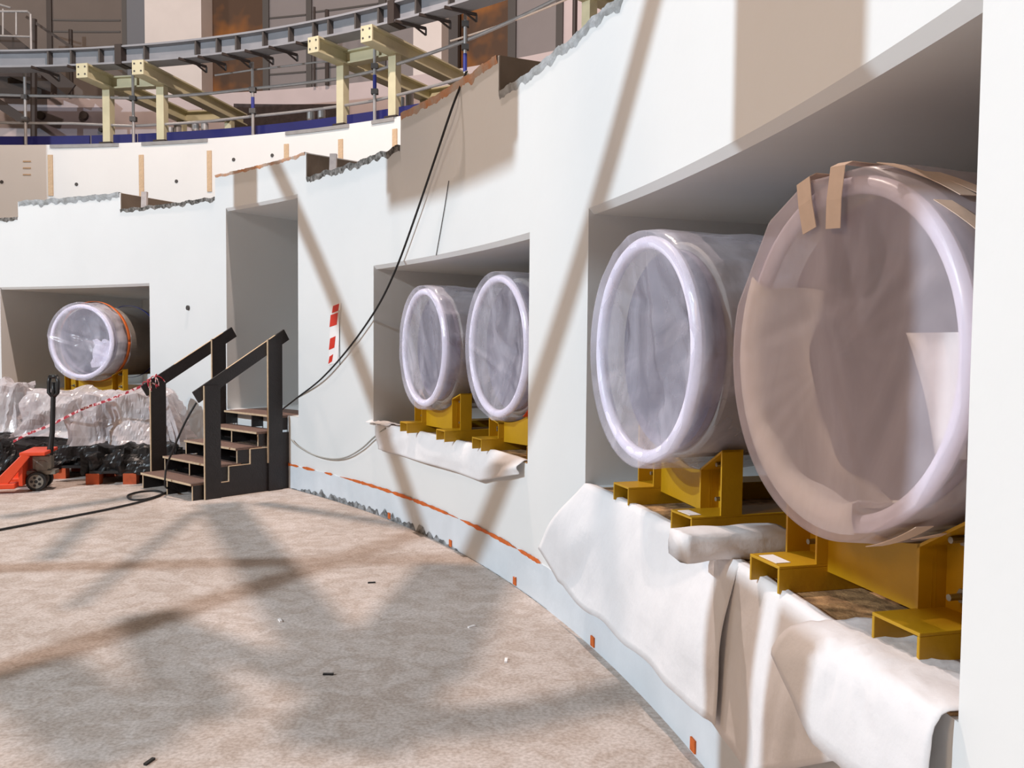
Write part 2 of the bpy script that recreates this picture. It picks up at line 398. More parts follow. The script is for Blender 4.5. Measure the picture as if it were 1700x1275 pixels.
# blue toe boards
RT1 = R1+.12
bl = [(-5, 148), (152, 226), (229, 418), (424, 566), (571, 656), (660, 775), (900, 1010)]
for i, (a, b) in enumerate(bl):
    t0, t1 = TH(a, 236, RT1), TH(b, 200, RT1); mm = MB()
    mm.slab(t1, t0, Z1+.005, Z1+.2, RT1, RT1+.03, .5)
    tag(mm.build('toe_board', M['blue']), ['blue toe board at the far left of the gallery edge', 'short blue toe board between the two left cream posts', 'long blue toe board right of the left frame', 'blue toe board left of the second cream frame',
        'short blue toe board between the second pair of cream posts', 'blue toe board disappearing behind the broken merlon', 'blue toe board in the top corner behind the rim'][i], 'toe board', 'blue toe boards along the gallery edge')
for i, (a, b) in enumerate([(84, 197), (236, 345), (475, 580), (618, 655)]):
    t0, t1 = TH(a, 240, R1), TH(b, 210, R1); mm = MB()
    mm.slab(t1, t0, Z1-.07, Z1-.005, R1-.03, R1-.001, .5)
    tag(mm.build('edge_plate', M['galv']), ['grey edge plate under the left frame posts', 'grey edge plate right of the left frame', 'grey edge plate below the second frame', 'short grey edge plate near the broken end'][i], 'plate', 'grey plates along the ring wall edge')

# ring girder carried by the cream frames
RR, ZR = 16.15, None
zb = hit(200, 105, RR).z
m = MB()
hh = .34
tA, tB = 105, -10
m.slab(tB, tA, zb, zb+.035, RR, RR+.36, .7); m.slab(tB, tA, zb+hh-.035, zb+hh, RR, RR+.36, .7); m.slab(tB, tA, zb+.035, zb+hh-.035, RR+.14, RR+.17, .7)
g = thing('ring_girder', cyl(50, RR, zb), 'long curved grey steel girder bending across the top of the gallery', 'girder')
m.build('girder', M['ring'], g)
for u in (80, 118, 165, 240, 325, 360, 392, 437, 480, 520, 545, 590, 628, 690, 745):
    t = TH(u, 95, RR); mm = MB()
    mm.box(cyl(t, RR+.01, zb+.03), cyl(t, RR+.14, 0)-cyl(t, RR+.01, 0), cyl(t+.12, RR, 0)-cyl(t, RR, 0), Vector((0, 0, hh-.06)))
    mm.build('stiffener', M['mullion'], g)
for u, v in [(55, 108), (115, 106), (300, 98), (332, 93), (372, 85), (410, 78), (450, 75), (495, 65), (660, 45), (700, 35), (742, 20)]:
    t = TH(u, v, RR); mm = MB(); a = cyl(t, RR-.06, zb-.02); b = cyl(t-.9, RR+.42, zb-.05)
    mm.beam(a, b, .035, .045); c = cyl(t-.9, RR+.42, zb-.05)
    mm.beam(c, c+Vector((0, 0, -.11)), .03, .03, Vector((1, 0, 0))); mm.beam(c+Vector((0, 0, -.11)), lerp(a, b, .6), .025, .025)
    mm.build('bracket', M['darksteel'], g)
for u in (202, 655):
    t = TH(u, 90, RR); mm = MB()
    mm.box(cyl(t, RR-.02, zb-.02), cyl(t, RR+.3, 0)-cyl(t, RR-.02, 0), cyl(t+.5, RR, 0)-cyl(t, RR, 0), Vector((0, 0, hh+.04)))
    lbl(mm.build('splice_plate', M['darksteel'], g), 'dark bolted splice')

# cream steel frames: two posts on the ring wall, two radial beams, cross beams, rear posts
def cream_frame(uL, vL, uR, vR, endL, endR, label):
    pL, pR = hit(uL, vL, R1+.1), hit(uR, vR, R1+.1); tL, tR = th(pL), th(pR)
    root = thing('steel_frame', cyl((tL+tR)/2, R1+.1, Z1), label, 'frame', 'cream steel frames on the gallery edge')
    bh, bw = .27, .24; zt = zb-.005; zbm = zt-bh
    tm = math.radians((tL+tR)/2); ax = Vector((math.cos(tm), math.sin(tm), 0)); tg = Vector((-ax.y, ax.x, 0))
    for t, sgn in ((tL, 1), (tR, -1)):
        base = cyl(t, R1+.1, Z1)
        mm = MB(); mm.box(base-ax*.08-tg*.08, ax*.16, tg*.16, Vector((0, 0, zbm-Z1))); pst = mm.build('post', M['cream'], root)
        mm = MB(); mm.box(base-ax*.13-tg*.13+Vector((0, 0, 0)), ax*.26, tg*.26, Vector((0, 0, .03))); lbl(mm.build('foot_plate', M['darksteel'], pst), 'dark foot plate')
        a = base+ax*(-.75); a.z = zbm+bh/2; b = base+ax*3.2; b.z = a.z
        mm = MB(); mm.ibeam(a, b, bw, bh, .03); mm.box(a-tg*bw/2-Vector((0, 0, bh/2))-ax*.03, tg*bw, Vector((0, 0, bh)), ax*.03)
        bm_ = mm.build('radial_beam', M['cream'], root)
        for q in range(4):
            mm = MB(); c = a-ax*.03+tg*(.07 if q % 2 else -.07)+Vector((0, 0, .07 if q < 2 else -.07)); mm.tube([c-ax*.01, c+ax*.005], .018, 6); mm.build('bolt', M['mullion'], bm_)
        rp = base+ax*2.6
        mm = MB(); mm.box(rp-ax*.08-tg*.08, ax*.16, tg*.16, Vector((0, 0, zbm-Z1))); mm.build('rear_post', M['cream'], root)
    for s in (.1, 2.75):
        a = cyl(tL, R1+.1, 0)+ax*s; b = cyl(tR, R1+.1, 0)+ax*s; a.z = b.z = zbm+bh/2
        mm = MB(); mm.ibeam(a-tg*.1*0, b, .2, bh-.03, .03); mm.build('cross_beam', M['cream'], root)
    return root
cream_frame(181, 236, 270, 233, 0, 0, 'cream steel frame on two posts at the left of the gallery edge')
cream_frame(569, 206, 655, 190, 0, 0, 'cream steel frame on two posts nearer the hanging cable')
cream_frame(978, 60, 1090, 0, 0, 0, 'cream steel frame whose post shows at the top behind the rim')

# scaffold guard rail on the gallery edge
RS = R1+.02
vert = [(43, 112, 238, 'galvanised upright at the left end of the guard rail'), (222, 118, 240, 'upright between the two left cream posts'), (420, 103, 226, 'upright with blue sleeve between the cream frames'),
        (622, 55, 200, 'upright with blue sleeve between the right cream posts'), (772, -10, 122, 'upright where the black cable hangs from the rail')]
for u, v0, v1, l in vert:
    p = hit(u, v1, RS); q = hit(u, v0, RS); p = Vector((p.x, p.y, Z1 if u < 700 else p.z)); q = Vector((p.x, p.y, q.z))
    r = thing('scaffold_upright', p, l, 'scaffold tube', 'uprights of the gallery guard rail')
    mm = MB(); mm.tube([p, q], .03, 8); mm.build('tube', M['galv'], r)
    if u > 300:
        mm = MB(); mm.tube([lerp(p, q, .3), lerp(p, q, .52)] if u < 700 else [lerp(p, q, .02), lerp(p, q, .25)], .034, 8); lbl(mm.build('sleeve', M['bluetube'], r), 'blue sleeve')
    for f in (.33, .62):
        c = lerp(p, q, f); mm = MB(); mm.cbox(c, .12, .1, .09); mm.build('coupler', M['mullion'], r)
def rail_run(pts, rad, label, m_=M['galv'], R=RS):
    P = [hit(u, v, R+.05) for u, v in pts]; out = []
    for a, b in zip(P, P[1:]):
        n = 6
        for i in range(n):
            f = i/n; t = lerp(th(a), th(b), f); out.append(cyl(t, R+.05, lerp(a.z, b.z, f)))
    out.append(P[-1]); mm = MB(); mm.tube(out, rad, 8)
    tag(mm.build('guard_rail', m_), label, 'guard rail', 'tubes of the gallery guard rail')
rail_run([(-20, 157), (120, 160), (223, 163), (350, 155), (420, 147), (560, 131), (622, 118), (772, 68), (870, 25), (960, -20)], .03, 'middle galvanised rail running the whole gallery edge')
rail_run([(-20, 203), (120, 205), (223, 209), (350, 201), (420, 193), (560, 177), (622, 167), (772, 128)], .028, 'lowest galvanised rail just above the blue toe boards')
rail_run([(357, 125), (420, 116), (520, 104), (560, 101)], .018, 'thin top rail left of the second cream frame')
rail_run([(748, 68), (800, 52), (870, 28), (970, -14)], .016, 'thin pale rail in the top middle beside the brown lining', M['tape'])

# pipe stubs behind the toe boards
for i, (u, v) in enumerate([(283, 228), (295, 224), (325, 222), (340, 221), (516, 202), (534, 199), (665, 178), (680, 172)]):
    p = hit(u, v, R1+.6); mm = MB(); z1 = hit(u, v-16, R1+.6).z
    mm.tube([(p.x, p.y, Z1), (p.x, p.y, z1)], .075, 12)
    tag(mm.build('pipe_stub', M['galv']), ['silver pipe stub beside the left cream frame, first', 'silver pipe stub beside the left cream frame, second', 'silver pipe stub of the pair further right, left one', 'silver pipe stub of the pair further right, right one',
        'silver pipe stub before the dark strip, left one', 'silver pipe stub before the dark strip, right one', 'silver pipe stub right of the last cream post, darker', 'silver pipe stub at the broken merlon corner'][i], 'pipe', 'pipe stubs on the gallery')

# hall wall behind the gallery: low white parapet and tall cladding bays
RH = 21.0
def bay(u0, u1, v0, v1, m_, R=RH, d=.1, vm=None):
    vm = vm if vm is not None else (max(v0, 0)+v1)/2
    t0, t1 = TH(u0, vm, R), TH(u1, vm, R); um = (u0+u1)/2
    z1 = hit(um, v1, R).z; z0 = hit(um, v0, R).z if v0 > 0 else 12.5
    mm = MB(); mm.slab(t1, t0, z1, z0, R, R+d, .5); return mm, z1, z0
cnt = [20]
def trim(mb, m_):
    cnt[0] += 1; return struct(mb.build('trim_%d' % cnt[0], m_))
m = MB(); m.slab(-30, 125, Z1, 12.5, RH+.5, RH+.8, 1); struct(m.build('wall_outer', M['cladding']))
ZP = hit(400, 153, RH-.5).z
m = MB(); m.slab(-30, 125, Z1, ZP, RH-.5, RH, 1); struct(m.build('wall_parapet', M['pinkclad']))
def bayz(u0, u1, m_, R=RH, d=.1, z0=None, z1=12.5, v=80):
    t0, t1 = TH(u0, v, R), TH(u1, v, R); mm = MB(); mm.slab(t1, t0, ZP if z0 is None else z0, z1, R, R+d, .5); return trim(mm, m_)
bayz(-60, 78, M['cladding']); bayz(86, 203, M['cladding'], v=60); bayz(78, 86, M['darksteel'], RH-.05)
bayz(203, 211, M['mullion'], RH-.05); bayz(211, 243, M['slate'], RH-.2, .3)
bayz(330, 436, M['rust'], RH+.2); bayz(436, 446, M['mullion'], RH-.05)
bayz(446, 508, M['greyclad']); bayz(508, 517, M['mullion'], RH-.05); bayz(517, 628, M['greyclad']); bayz(628, 640, M['mullion'], RH-.05)
bayz(640, 688, M['greyclad'], v=40)
bayz(736, 760, M['mullion'], RH-.05, v=40); bayz(760, 846, M['rust'], RH+.2, v=40); bayz(843, 856, M['mullion'], RH-.05, v=40)
bayz(856, 925, M['greyclad'], v=20); bayz(923, 934, M['mullion'], RH-.05, v=20); bayz(934, 1040, M['pinkclad'], v=10)
# horizontal joints of the cladding
for u0, u1, v in [(88, 200, 34), (88, 200, 53), (446, 508, 28), (520, 628, 14), (446, 508, 122), (520, 570, 112)]:
    t0, t1 = TH(u0, v, RH), TH(u1, v, RH); z = hit((u0+u1)/2, v, RH).z; mm = MB(); mm.slab(t1, t0, z-.02, z+.02, RH-.02, RH, .5); trim(mm, M['mullion'])
# white columns
for u0, u1, v, l in [(242, 336, 60, 'broad white column behind the grey girder on the left'), (688, 735, 60, 'white column behind the second cream frame')]:
    t0, t1 = TH(u0, v, RH-.3), TH(u1, v, RH-.3); mm = MB(); mm.slab(t1, t0, ZP-1.0, 12.5, RH-.35, RH+.4, .5)
    tag(mm.build('column', M['whitecol']), l, 'column', 'white columns of the hall')
# lower panels
def low(u0, u1, v0, v1, m_, label, cat, name, R=RH-.55):
    t0, t1 = TH(u0, (v0+v1)/2, R), TH(u1, (v0+v1)/2, R); um = (u0+u1)/2; mm = MB()
    zt0, zt1 = hit(u0, v0, R).z, hit(u1, v0, R).z
    mm.slab(t1, t0, Z1, 0, R, R+.05, .5, top=lambda t: lerp(zt0, zt1, (t-t0)/(t1-t0)))
    tag(mm.build(name, m_), label, cat)
low(58, 176, 178, 232, M['greypanel'], 'grey panel with dark round fittings behind the left toe board', 'panel', 'wall_panel')
low(388, 578, 172, 222, M['darkpanel'], 'long dark stone-like strip behind the toe board', 'panel', 'wall_panel')
low(275, 335, 168, 222, M['pinkclad'], 'pale panel between the left cream frame posts and dark strip', 'panel', 'wall_panel')
for u, v, l in [(68, 192, 'dark round fitting on the grey panel, left'), (140, 192, 'dark round fitting on the grey panel, middle'), (168, 216, 'small dark fitting on the grey panel, lower right')]:
    p = hit(u, v, RH-.6); d = (p-Vector((CX, CY, p.z))).normalized(); mm = MB(); mm.tube([p-d*.06, p+d*.02], .1 if u < 160 else .05, 12)
    tag(mm.build('wall_fitting', M['darksteel']), l, 'fitting', 'dark fittings on the grey panel')
# hanging rods behind the girder
for i, (u, v0, v1) in enumerate([(118, 105, 150), (522, 70, 134), (543, 75, 135), (955, -20, 42)]):
    a, b = hit(u, v0, RH-.6), hit(u, v1, RH-.6); mm = MB(); mm.tube([(a.x, a.y, ZP-.02), (a.x, a.y, a.z+.8)], .05 if i != 1 else .03, 8)
    tag(mm.build('hanger_rod', M['darksteel']), ['dark rod left of the left cream frame', 'thin rod left of the second cream frame', 'dark rod beside the second cream frame', 'dark rod in the pale bay at the top'][i], 'rod', 'dark rods behind the gallery')

# steel stairs and landing rail far left on the gallery
RSX = 18.6
r = thing('access_stair', hit(60, 225, RSX), 'dark steel access stair rising to the left behind the gallery rail', 'stairs')
def P(u, v, R=RSX): return hit(u, v, R)
mm = MB(); mm.beam(P(-20, 40), P(119, 150), .05, .3); mm.build('stringer', M['darksteel'], r)
mm = MB(); mm.beam(P(-20, 105, RSX+.8), P(112, 155, RSX+.8), .05, .22); mm.build('stringer', M['darksteel'], r)
mm = MB(); mm.beam(P(44, 28), P(120, 79), .05, .06); mm.build('handrail', M['darksteel'], r)
for u in (56,):
    mm = MB(); mm.tube([P(u, 32), P(u, 245)], .07, 8); mm.build('post', M['darksteel'], r)
mm = MB(); mm.beam(P(-30, 112), P(50, 113), .9, .12); mm.build('landing', M['galv'], r)
mm = MB(); mm.cbox(P(20, 140, RSX+1.2), 1.6, .4, .55); mm.build('stair_shadow_box', M['darksteel'], r).name = 'landing_shade_box'  # dark box standing in for the shade below the landing
mm = MB(); mm.beam(P(-20, 160), P(40, 200), .05, .2); mm.build('brace', M['darksteel'], r)
r = thing('landing_rail', hit(25, 75, RSX-.4), 'pale tubular landing rail in the top left corner', 'railing')
Rl = RSX-.4
mm = MB(); mm.tube([P(-20, 19, Rl), P(46, 19, Rl), P(51, 24, Rl), P(52, 84, Rl)], .028, 8); mm.build('top_tube', M['galv'], r)
mm = MB(); mm.tube([P(-20, 59, Rl), P(51, 61, Rl)], .022, 8); mm.build('mid_tube', M['galv'], r)
for u in (5, 27):
    mm = MB(); mm.tube([P(u, 15 if u < 20 else 20, Rl), P(u, 58, Rl)], .022, 8); mm.build('baluster', M['galv'], r)
mm = MB(); mm.tube([P(-20, 2, Rl), P(18, 13, Rl)], .025, 8); mm.build('sloping_tube', M['galv'], r)

# ------------------------------------------------------------------ unseen bars and plates added before the lamps, shaped to shade walls and floor
shn = [60]
def shade_bar(pts_a, pts_b, t, L, w, ext=.12):
    a, b = lerp(pts_a, L, t), lerp(pts_b, L, t); d = b-a; a -= d*ext; b += d*ext
    mm = MB(); mm.beam(a, b, w, w); shn[0] += 1; struct(mm.build('trim_%d' % shn[0], M['darksteel']))  # unseen bar, added only to throw a shadow stripe
def shade_plate(corners, t, L, th_=.02):
    q = [lerp(p, L, t) for p in corners]; n = (q[1]-q[0]).cross(q[3]-q[0]).normalized()*th_
    mm = MB(); mm.add(q+[p+n for p in q], [(0, 1, 2, 3), (4, 7, 6, 5), (0, 4, 5, 1), (1, 5, 6, 2), (2, 6, 7, 3), (3, 7, 4, 0)])
    shn[0] += 1; struct(mm.build('trim_%d' % shn[0], M['darksteel']))  # unseen plate, added to cast a shaded patch on the wall
shade_bar(hit(1085, 0), onz(0, 943), .43, KEY, .080, .22)
shade_bar(hit(462, 285), onz(0, 1113), .43, KEY, .080, .22)
def wallrect(t0, t1, z0, z1, R=RW): return [cyl(t0, R, z0), cyl(t1, R, z0), cyl(t1, R, z1), cyl(t0, R, z1)]
shade_plate(wallrect(9.72, 5.5, 1.0, 5.5), .30, KEY)
shade_plate(wallrect(9.72, 7.95, -.2, .80), .30, KEY)
shade_plate(wallrect(7.35, 5.5, -.2, .80), .30, KEY)
shade_plate(wallrect(5.5, 4.5, 1.0, 2.2), .30, KEY)
shade_plate(wallrect(34.41, 22.69, 2.90, 3.75), .30, KEY)
shade_plate(wallrect(34.2, 22.9, 2.77, 3.7), .50, KEY)
shade_plate(wallrect(49.7, 47.3, 2.9, 3.75), .30, KEY)
shade_plate(wallrect(TH(-80, 280, R1), TH(78, 280, R1), 3.9, 6.0, R1), .30, KEY)
def floor_shade_bar(u0, v0, u1, v1, w, t=.5): shade_bar(onz(u0, v0), onz(u1, v1), t, OVER, w*(1-t), 0)
floor_shade_bar(365, 835, 600, 1160, .42); floor_shade_bar(775, 940, 660, 1110, .62); floor_shade_bar(660, 1110, 560, 1230, .5); floor_shade_bar(870, 1190, 560, 1215, .22); floor_shade_bar(870, 1190, 1120, 1130, .2)
floor_shade_bar(290, 1045, 545, 1140, .22); floor_shade_bar(325, 850, 120, 1010, .11); floor_shade_bar(40, 1110, 215, 1250, .40); floor_shade_bar(250, 1020, 330, 1190, .36); floor_shade_bar(0, 860, 240, 822, .2); floor_shade_bar(80, 930, 150, 860, .16); floor_shade_bar(430, 835, 720, 880, .2)

# ------------------------------------------------------------------ wrapped ducts on yellow stands
def duct(uc, vc, h, head, length, label, kind, seed, R=.50, grp='plastic wrapped ducts in the wall openings'):
    D = F*2*R/h; d0 = ray(uc, vc); c = EYE+d0*(D/d0.dot(FW)*1.0)
    hd = math.radians(head); ax = Vector((math.sin(hd), math.cos(hd), 0)); tg = Vector((ax.y, -ax.x, 0)); Z = Vector((0, 0, 1))
    # c is the middle of the front face, ax points into the wall, tg to the right seen from the pit
    root = thing('wrapped_duct', c, label, 'duct', grp)
    def pt(r, a, s): return c+tg*(r*math.cos(a))+Z*(r*math.sin(a))+ax*s
    N = 72
    # duct wall (an open thick shell)
    mm = MB(); rows = []
    for (r, s) in ((R-.055, .16), (R-.045, .17), (R-.045, length), (R-.075, length), (R-.075, .16), (R-.055, .16)):
        rows.append([pt(r, 2*PI*k/N, s) for k in range(N)])
    mm.grid(rows, 0, True)
    mm.build('shell', M['steelduct'], root, smooth=False)
    mm = MB(); rows = [[pt(R-.078, 2*PI*k/N, s) for k in range(N)] for s in (.13, length*.5, length*.8)]
    rows.append([pt(.01, 2*PI*k/N, length*.8) for k in range(N)])
    mm.grid(rows, 0, True); mm.build('lining', M['inner'], root, smooth=False)
    # foam ring round the mouth
    so = .015 if kind == 'warm' else .0; ft = .028 if kind != 'warm' else .024
    mm = MB(); rows = []
    for q in range(13):
        b = 2*PI*q/12; rr = R-.026-ft+ft*math.cos(b); ss = so+ft+ft*math.sin(b)
        rows.append([pt(rr, 2*PI*k/N, ss) for k in range(N)])
    mm.grid(rows, 0, True); mm.build('foam_rim', M['foam'], root, smooth=True)
    # plastic cover: front sheet plus skirt
    mm = MB(); rows = []
    rnd = random.Random(seed); nf = rnd.randint(9, 12); fold = sorted([rnd.random()*2*PI for _ in range(nf)])
    def rim_r(a):
        # slightly polygonal edge where the sheet is pulled tight between folds
        best = 0
        for i in range(nf):
            f0 = fold[i]; f1 = fold[(i+1) % nf]+(2*PI if i == nf-1 else 0); aa = a if a >= f0 else a+2*PI
            if f0 <= aa <= f1:
                mid = (f0+f1)/2; half = (f1-f0)/2; flat = math.cos(min(half, .5))/math.cos(min(abs(aa-mid), .5)) if half < .5 else 1
                best = max(flat, .957)
        return R*(best if best else 1)
    K = 180
    fr = [0.001]+[.06+.9*i/26 for i in range(27)]+[.985, 1.0]
    sag = .02 if kind == 'warm' else .05
    creases = []
    for _ in range(7 if kind == 'warm' else 16):
        b_ = rnd.random()*PI; creases.append((math.cos(b_), math.sin(b_), rnd.uniform(-.8, .8), rnd.uniform(.05, .16), rnd.uniform(.006, .02)*(.4 if kind == 'warm' else 1)*rnd.choice((-1, 1))))
    for i, f in enumerate(fr):
        row = []
        for k in range(K):
            a = 2*PI*k/K; r = (rim_r(a)-.006)*f
            X_, Y_ = math.cos(a)*f, math.sin(a)*f
            s = -.012+sag*(1-f**3)+.012*(1-f**4)*noise.noise(Vector((X_*1.6, Y_*1.6, seed)))
            for ca, sa, off_, wd2, am in creases:
                d_ = abs(X_*ca+Y_*sa-off_); s += am*max(0, 1-d_/wd2)*(1-f**6)*(.6+.4*math.sin(3*(X_*sa-Y_*ca)+off_*9))
            s += (.010 if f < .97 else .0)*f*f*math.sin(a*17+seed)*noise.noise(Vector((a*3, 0, seed)))
            row.append(pt(r, a, s))
        rows.append(row)
    sk = min(length*.8, .95 if kind != 'banded' else .34)
    nsk = 14
    for j in range(1, nsk+1):
        s = sk*j/nsk; row = []
        for k in range(K):
            a = 2*PI*k/K; r = rim_r(a)+.004+(.028*noise.noise(Vector((math.cos(a)*4, math.sin(a)*4, s*3+seed)))+.012*noise.noise(Vector((math.cos(a)*11, math.sin(a)*11, s*6+seed)))-.01)*min(1, j/4)
            r = min(r, R+.02) if a < PI else r
            row.append(pt(r, a, s))
        rows.append(row)
    mm.grid(rows, 0, True)
    mm.build('plastic_cover', M['film_warm'] if kind == 'warm' else M['film_cool'], root, smooth=True)
    def band(s0, s1, rr, m_, name, l, a0=0, a1=2*PI):
        b = MB(); n = 72; rows = [[pt(rr, a0+(a1-a0)*k/n, s) for k in range(n+1)] for s in (s0, s1)]
        b.grid(rows); return lbl(b.build(name, m_, root, smooth=True, solid=.003), l)
    def strip(a, w, pts, name='tape', m_=None):
        """tape laid over the edge at angle a; pts = (radius, depth) stations"""
        b = MB(); rows = []
        for (r, s) in pts:
            o = pt(r, a, s); e = (-tg*math.sin(a)+Z*math.cos(a))*w/2; rows.append([o-e, o+e])
        b.grid(rows); return b.build(name, m_ or M['tape'], root, solid=.002)
    return dict(root=root, c=c, ax=ax, tg=tg, pt=pt, band=band, strip=strip, R=R)
dL = duct(133, 567, 131, 14, 2.0, 'distant duct with white foam mouth in the leftmost opening', 'banded', 11)
d1 = duct(699, 577, 207, 63, 1.6, 'farther duct, left one in the smaller opening', 'cool', 23)
d2 = duct(821, 575, 250, 65, 1.6, 'milky wrapped duct cut off by the right edge of the smaller opening', 'cool', 37, .522)
d3 = duct(1060, 581, 396, 72.5, 1.7, 'left duct of the large opening, bluish film over its mouth', 'cool', 41)
d4 = duct(1378, 590, 618, 75, 1.7, 'largest nearest duct, hazy film with cream tape strips', 'warm', 58)
dL['band'](.24, .29, .518, M['orange'], 'strap', 'orange strap')
dL['band'](.9, .93, .49, M['bluetube'], 'strap', 'dark blue-green strap')
b = MB(); rows = []
for i in range(7):
    rows.append([dL['c']+dL['tg']*lerp(.10+.02*math.sin(i*2), .36, k/6)+Vector((0, 0, lerp(.02+.02*math.sin(k*1.7), -.33+.13*(k/6)**2, i/6)))+dL['ax']*(.10+.03*math.sin(i+k)) for k in range(7)])
b.grid(rows); lbl(b.build('paper_sheet', M['foam'], dL['root'], solid=.002), 'white paper inside the mouth')
# tape and papers of the near duct
for a in (math.radians(103), math.radians(85)):
    d4['strip'](a, .062, [(.502, .16), (.506, .0), (.495, -.022), (.43, -.024), (.35, -.02)] if a > 1.6 else [(.502, .1), (.506, .0), (.495, -.022), (.41, -.026), (.335, -.022)])
for a0, a1, s0, s1 in [(70, 48, .02, .12), (62, 30, .10, .30), (45, 22, .03, .17), (-52, -70, .05, .02), (-58, -62, .16, .10)]:
    b = MB(); rows = []
    for i in range(9):
        f = i/8; a = math.radians(lerp(a0, a1, f)); s = lerp(s0, s1, f); rows.append([d4['pt'](.509, a, s-.025), d4['pt'](.509, a, s+.025)])
    b.grid(rows); b.build('tape', M['tape'], d4['root'], solid=.002)
b = MB(); rows = []
for i in range(11):
    r_, s = [(.476, .004), (.44, .002), (.40, .01), (.395, .03), (.40, .06), (.405, .09), (.405, .12), (.41, .15), (.405, .18), (.40, .20), (.39, .21)][i]
    rows.append([d4['pt'](r_-.010*math.sin(k*1.3)*min(1, i/4), math.radians(lerp(150, 284, k/20)), s+(.012*math.sin(k*.9) if i == 10 else 0)) for k in range(21)])
b.grid(rows); lbl(b.build('paper_sheet', M['paper'], d4['root'], smooth=True, solid=.003), 'pale paper lining on the left inside')
b = MB(); rows = []
for i in range(7):
    f = i/6; rows.append([d4['c']+d4['tg']*lerp(.20+.11*f, .41-.01*f, k/4)+Vector((0, 0, lerp(.06, -.23, f)))+d4['ax']*(.075+.012*math.sin(k+f*3)) for k in range(5)])
b.grid(rows); lbl(b.build('paper_sheet', M['paper'], d4['root'], smooth=True, solid=.003), 'white paper on the right inside')
b = MB(); b.grid([[d2['pt'](.535, math.radians(a), s) for a in (-62, -56, -50)] for s in (.1, .16, .2)]); lbl(b.build('tape', M['red'], d2['root'], solid=.002), 'red tape scrap')
b = MB(); b.grid([[d2['pt'](.535, math.radians(a), s) for a in (30, 38, 46)] for s in (.2, .23)]); lbl(b.build('tape', M['orange'], d2['root'], solid=.002), 'orange tape scrap')

# stands
def stand(d, pos_l, pos_r, label, zs=.838, post_s=.26, zr=None, grp='yellow duct stands', sticker=0):
    """pos_l/pos_r: tangential offsets of the two rail centres from the duct axis, front s of each rail"""
    c, ax, tg, R = d['c'], d['ax'], d['tg'], d['R']; Z = Vector((0, 0, 1)); o = Vector((c.x, c.y, zs))
    root = thing('duct_stand', o, label, 'stand', grp)
    W, H, T = .17, .085, .009
    posts = []
    for (off, s0, sp) in (pos_l, pos_r):
        # inverted channel rail
        mm = MB(); L = 1.1
        q = o+tg*(off-W/2)+ax*s0
        mm.box(q+Z*(H-T), tg*W, ax*L, Z*T); mm.box(q, tg*T, ax*L, Z*(H-T)); mm.box(q+tg*(W-T), tg*T, ax*L, Z*(H-T))
        rail = mm.build('base_rail', M['yellow'], root, bevel=.002)
        if sticker*off > 0:
            mm = MB(); mm.box(q+tg*.035+ax*.012+Z*(H+.0005), tg*.10, ax*.05, Z*.0015); lbl(mm.build('sticker', M['paper'], rail), 'white sticker')
        # upright channel, open towards the pit, with a sloping head
        zb_ = H; sgn = 1 if off > 0 else -1
        def headz(x):                        # follows the duct
            xx = off+x; r2 = (R+.012)**2-min(xx*xx, (R-.06)**2); return (c.z-zs)-math.sqrt(r2)
        hl, hr = headz(-W/2), headz(W/2)
        hl = min(max(hl, H+.05), .365); hr = min(max(hr, H+.05), .365)
        mm = MB(); q = o+tg*(off-W/2)+ax*sp
        dep = .085
        def prism(x0, x1, s0_, s1_):
            z0_, z1_ = lerp(hl, hr, x0/W), lerp(hl, hr, x1/W)
            vs = [q+tg*x0+ax*s0_+Z*zb_, q+tg*x1+ax*s0_+Z*zb_, q+tg*x1+ax*s1_+Z*zb_, q+tg*x0+ax*s1_+Z*zb_,
                  q+tg*x0+ax*s0_+Z*z0_, q+tg*x1+ax*s0_+Z*z1_, q+tg*x1+ax*s1_+Z*z1_, q+tg*x0+ax*s1_+Z*z0_]
            mm.add(vs, [(0, 3, 2, 1), (4, 5, 6, 7), (0, 1, 5, 4), (1, 2, 6, 5), (2, 3, 7, 6), (3, 0, 4, 7)])
        prism(0, T, 0, dep); prism(W-T, W, 0, dep); prism(0, W, dep, dep+T)
        # cap plate on the slope
        vs = [q+Z*hl, q+tg*W+Z*hr, q+tg*W+Z*hr+ax*dep, q+Z*hl+ax*dep]; mm.add(vs+[v-Z*T for v in vs], [(0, 1, 2, 3), (4, 7, 6, 5), (0, 4, 5, 1), (1, 5, 6, 2), (2, 6, 7, 3), (3, 7, 4, 0)])
        post = mm.build('post', M['yellow'], root)
        for k in (0, 1):
            zz = lerp(zb_+.05, max(hl, hr)-.07, k); mm = MB(); p0 = q+tg*(W*.5)+ax*(dep)+Z*zz
            mm.tube([p0, p0-ax*.02], .02, 6); mm.tube([p0-ax*.02, p0-ax*.06], .009, 8); mm.build('bolt', M['bolt'], post)
        posts.append((off, sp))
    # saddle plate between the posts, its top edge cut to the duct
    (oa, sa), (ob, sb) = posts; x0, x1 = oa+W/2-.01, ob-W/2+.01; mm = MB(); n = 24; rows = []
    for i in range(n+1):
        x = lerp(x0, x1, i/n); zt = (c.z-zs)-math.sqrt(max((R+.008)**2-x*x, .02)); s = lerp(sa, sb, i/n)+.04
        a = o+tg*x+ax*s
        rows.append([a+Z*.06, a+Z*max(zt, .08), a+ax*.012+Z*max(zt, .08), a+ax*.012+Z*.06])
    mm.grid(rows, 0, True); mm.build('saddle_plate', M['yellow'], root)
    return root
def off(d, u, v, z):
    p = onz(u, v, z); r = p-d['c']; return r.dot(d['tg']), r.dot(d['ax'])
ZS = .838
import sys
def lr(d, a, b, zt=ZS+.085, zs=ZS):
    """from the pixel of the front left bottom corners of the two rails"""
    out = []
    for (u, v) in (a, b):
        x, s = off(d, u, v, zs); out.append((x+.085, s))
    return out
